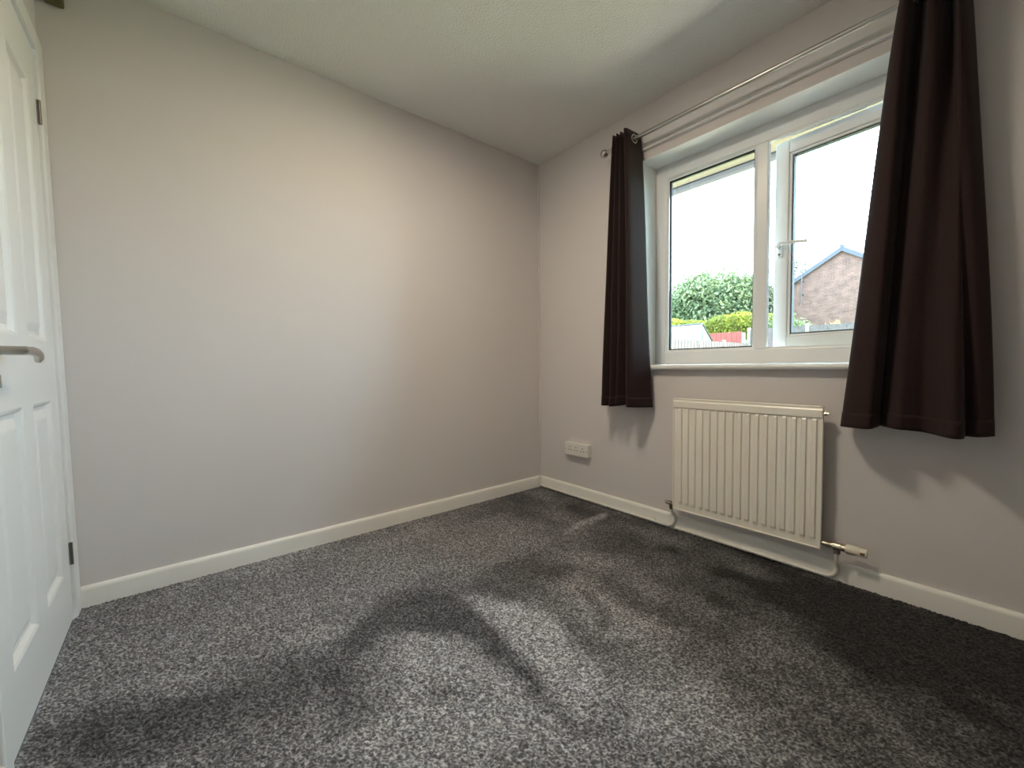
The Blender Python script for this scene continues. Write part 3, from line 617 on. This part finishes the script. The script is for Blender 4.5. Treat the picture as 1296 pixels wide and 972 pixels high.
def tree(name, label, base, blobs, n, size, m, twigs=(), group=None, cat='tree'):
    root = tag(empty(name, base), label, cat, group)
    leaves('foliage', blob_pts(blobs, n), size, m, root)
    bm = bmesh.new(); bz = Vector(base)
    for k, (x, y, z, rx, ry, rz) in enumerate(blobs):
        e = Vector((x, y, z)); mid = bz.lerp(e, .5)+Vector((random.uniform(-.15, .15), 0, .2)); r0 = .05+.03*rx
        tube(bm, [bz, mid, e+Vector((0, 0, rz*.4))], [r0, r0*.6, .02], 7)
    obj('trunk', bm, M_BARK, root, smooth=60)
    if twigs:
        bm = bmesh.new(); lp = []
        for (x, y, z, dx_, dz_) in twigs:
            a = Vector((x, y, z)); c = a+Vector((dx_*.5+random.uniform(-.05, .05), random.uniform(-.1, .1), dz_*.5)); e = a+Vector((dx_, 0, dz_))
            tube(bm, [a, c, e], [.018, .012, .006], 5)
            for q in range(14):
                f = random.random(); p = a.lerp(e, .25+.75*f); lp.append((p.x+random.gauss(0, .07), p.y+random.gauss(0, .07), p.z+random.gauss(0, .06)))
        obj('twigs', bm, M_BARK, root, smooth=60); o = leaves('twig_leaves', lp, .05, m, root)
M_LEAF = leaf_mat('mid_green_leaf', (.070, .098, .045), (.150, .180, .080))
M_LEAF2 = leaf_mat('grey_green_leaf', (.065, .075, .050), (.13, .145, .095))
M_LEAF3 = leaf_mat('yellow_green_leaf', (.085, .105, .015), (.22, .23, .018))
M_LEAF4 = leaf_mat('orange_leaf', (.28, .13, .05), (.40, .20, .10))
tw = []
for k in range(30):
    f = k/29; tw.append((-10.6+f*5.4+random.uniform(-.15, .15), 18.4, 4.1+.9*math.sin(f*2.6)+random.uniform(-.2, .2), random.uniform(-.15, .35), random.uniform(.55, 1.0)))
tree('leafy_tree', 'big rounded green tree behind the hedge and greenhouse', (-7.9, 18.6, gz_(18.6)),
     [(-8.0, 18.6, 3.9, 1.55, 1.3, 1.55), (-9.5, 18.7, 3.2, 1.2, 1.2, 1.2), (-6.7, 18.6, 3.8, 1.4, 1.2, 1.45), (-10.6, 18.7, 2.7, 1.1, 1.1, .95), (-7.4, 18.2, 2.6, 1.7, 1.1, 1.2), (-9.2, 18.3, 2.2, 1.6, 1.1, 1.0), (-5.7, 18.7, 3.5, .9, 1.0, 1.5)], 42000, .10, M_LEAF, tw)
tw2 = [(-4.9+random.uniform(-.6, .6), 19.2, 3.9+random.uniform(-.2, .4), random.uniform(-.1, .4), random.uniform(.5, .9)) for k in range(8)]
tree('leafy_tree', 'loose grey green tree at the left corner of the brick gable', (-4.9, 19.3, gz_(19.3)),
     [(-5.1, 19.3, 3.3, .75, .7, 1.2), (-4.6, 19.2, 2.5, .6, .6, .9)], 8000, .09, M_LEAF2, tw2)
tw3 = [(-7.7+random.uniform(-.5, .6), 33, 7.7+random.uniform(-.4, .5), random.uniform(-.1, .5), random.uniform(.4, .8)) for k in range(8)]
tree('leafy_tree', 'distant tree top showing behind the aerial', (-7.94, 33, gz_(33)), [(-7.94, 33, 6.9, 1.25, 1.0, 1.75)], 2600, .08, M_LEAF2, tw3)
# clipped hedge
hr = tag(empty('hedge', (-6.2, 16.5, gz_(16.5))), 'bright yellow green clipped hedge behind the red fence', 'hedge')
n = 15000; hxp = rng.uniform(-9.2, -3.3, n); hyp = 16.5+rng.uniform(-.45, .45, n); ht = 2.95+.10*np.sin(hxp*2.1)+.05*np.sin(hxp*6); hzp = .4+(ht-.4)*rng.random(n)**.45
leaves('foliage', np.stack([hxp, hyp, hzp], -1), .06, M_LEAF3, hr)
bm = bmesh.new()
for x in np.arange(-9, -3.3, .55): tube(bm, [(x, 16.5, gz_(16.5)), (x+.05, 16.5, 1.6), (x-.03, 16.5, 2.6)], [.03, .022, .008], 5)
obj('stems', bm, M_BARK, hr)
tree('shrub', 'green shrub above the back fence left of the gable wall', (-3.1, 15.85, gz_(15.85)), [(-3.35, 15.85, 2.05, .55, .40, .78), (-2.75, 15.85, 1.80, .46, .38, .66)], 3600, .06, M_LEAF, cat='shrub')
tree('shrub', 'orange tinged shrub above the back fence in front of the brick', (-1.7, 15.8, gz_(15.8)), [(-1.72, 15.8, 1.80, .24, .26, .58), (-1.98, 15.8, 1.70, .18, .22, .56)], 1700, .055, M_LEAF4, cat='shrub')

# neighbouring house, gable towards us
hs = tag(empty('brick_house', (-2.9, 22, gz_(22))), 'brick house with a plain gable end and grey roof verge', 'house')
hxa, hw_, zap, zev, hy0, hy1 = -2.90, 3.35, 6.12, 3.98, 22.0, 30.0
bm = bmesh.new(); P2 = [(hxa-hw_, gz_(22)-.3), (hxa+hw_, gz_(22)-.3), (hxa+hw_, zev), (hxa, zap), (hxa-hw_, zev)]
A = [bm.verts.new((x, hy0, z)) for x, z in P2]; B = [bm.verts.new((x, hy1, z)) for x, z in P2]; bm.faces.new(A); bm.faces.new(B[::-1])
for i in range(5): bm.faces.new((A[i], A[(i+1) % 5], B[(i+1) % 5], B[i]))
obj('brick_wall', bm, M_BRICK, hs)
sl = (zap-zev)/hw_
for s in (-1, 1):
    ex = hxa+s*(hw_+.3); ez = zap-sl*(hw_+.3)
    bm = bmesh.new(); P3 = [(hxa, zap+.02), (ex, ez+.02), (ex, ez+.16), (hxa, zap+.16)]
    A = [bm.verts.new((x, hy0-.12, z)) for x, z in P3]; B = [bm.verts.new((x, hy1+.1, z)) for x, z in P3]; bm.faces.new(A); bm.faces.new(B[::-1])
    for i in range(4): bm.faces.new((A[i], A[(i+1) % 4], B[(i+1) % 4], B[i]))
    obj('roof_slope', bm, M_TILE, hs)
    bm = bmesh.new(); P3 = [(hxa, zap-.07), (ex, ez-.07), (ex, ez+.13), (hxa, zap+.13)]
    A = [bm.verts.new((x, hy0-.15, z)) for x, z in P3]; B = [bm.verts.new((x, hy0-.122, z)) for x, z in P3]; bm.faces.new(A); bm.faces.new(B[::-1])
    for i in range(4): bm.faces.new((A[i], A[(i+1) % 4], B[(i+1) % 4], B[i]))
    obj('verge_board', bm, M_VERGE, hs)
bm = bmesh.new(); tube(bm, [(hxa, hy0-.16, zap+.15), (hxa, hy1+.1, zap+.15)], .09, 10); obj('ridge_tile', bm, M_VERGE, hs, smooth=60)
# television aerial on its mast by the gable
an = tag(empty('television_aerial', (-4.43, 21.85, 3.9)), 'thin television aerial on a tall mast beside the brick gable', 'aerial')
bm = bmesh.new(); tube(bm, [(-4.43, 21.85, 3.75), (-4.43, 21.85, 6.72)], .024, 8); obj('mast', bm, M_ALU, an, smooth=60)
bm = bmesh.new(); tube(bm, [(-4.62, 21.85, 6.56), (-3.95, 21.7, 6.80)], .018, 6); obj('boom', bm, M_ALU, an, smooth=60)
for k in range(5):
    f = k/4; c = Vector((-4.55, 21.83, 6.585)).lerp(Vector((-3.97, 21.705, 6.795)), f); bm = bmesh.new(); L = .22 if k < 4 else .30
    tube(bm, [c-Vector((0, 0, L)), c+Vector((0, 0, L))], .02, 6); obj('aerial_element', bm, M_ALU, an)
for z in (4.25, 4.9): obj('mast_bracket', box(-4.47, -4.39, 21.83, 21.999, z, z+.05), M_ALU, an)
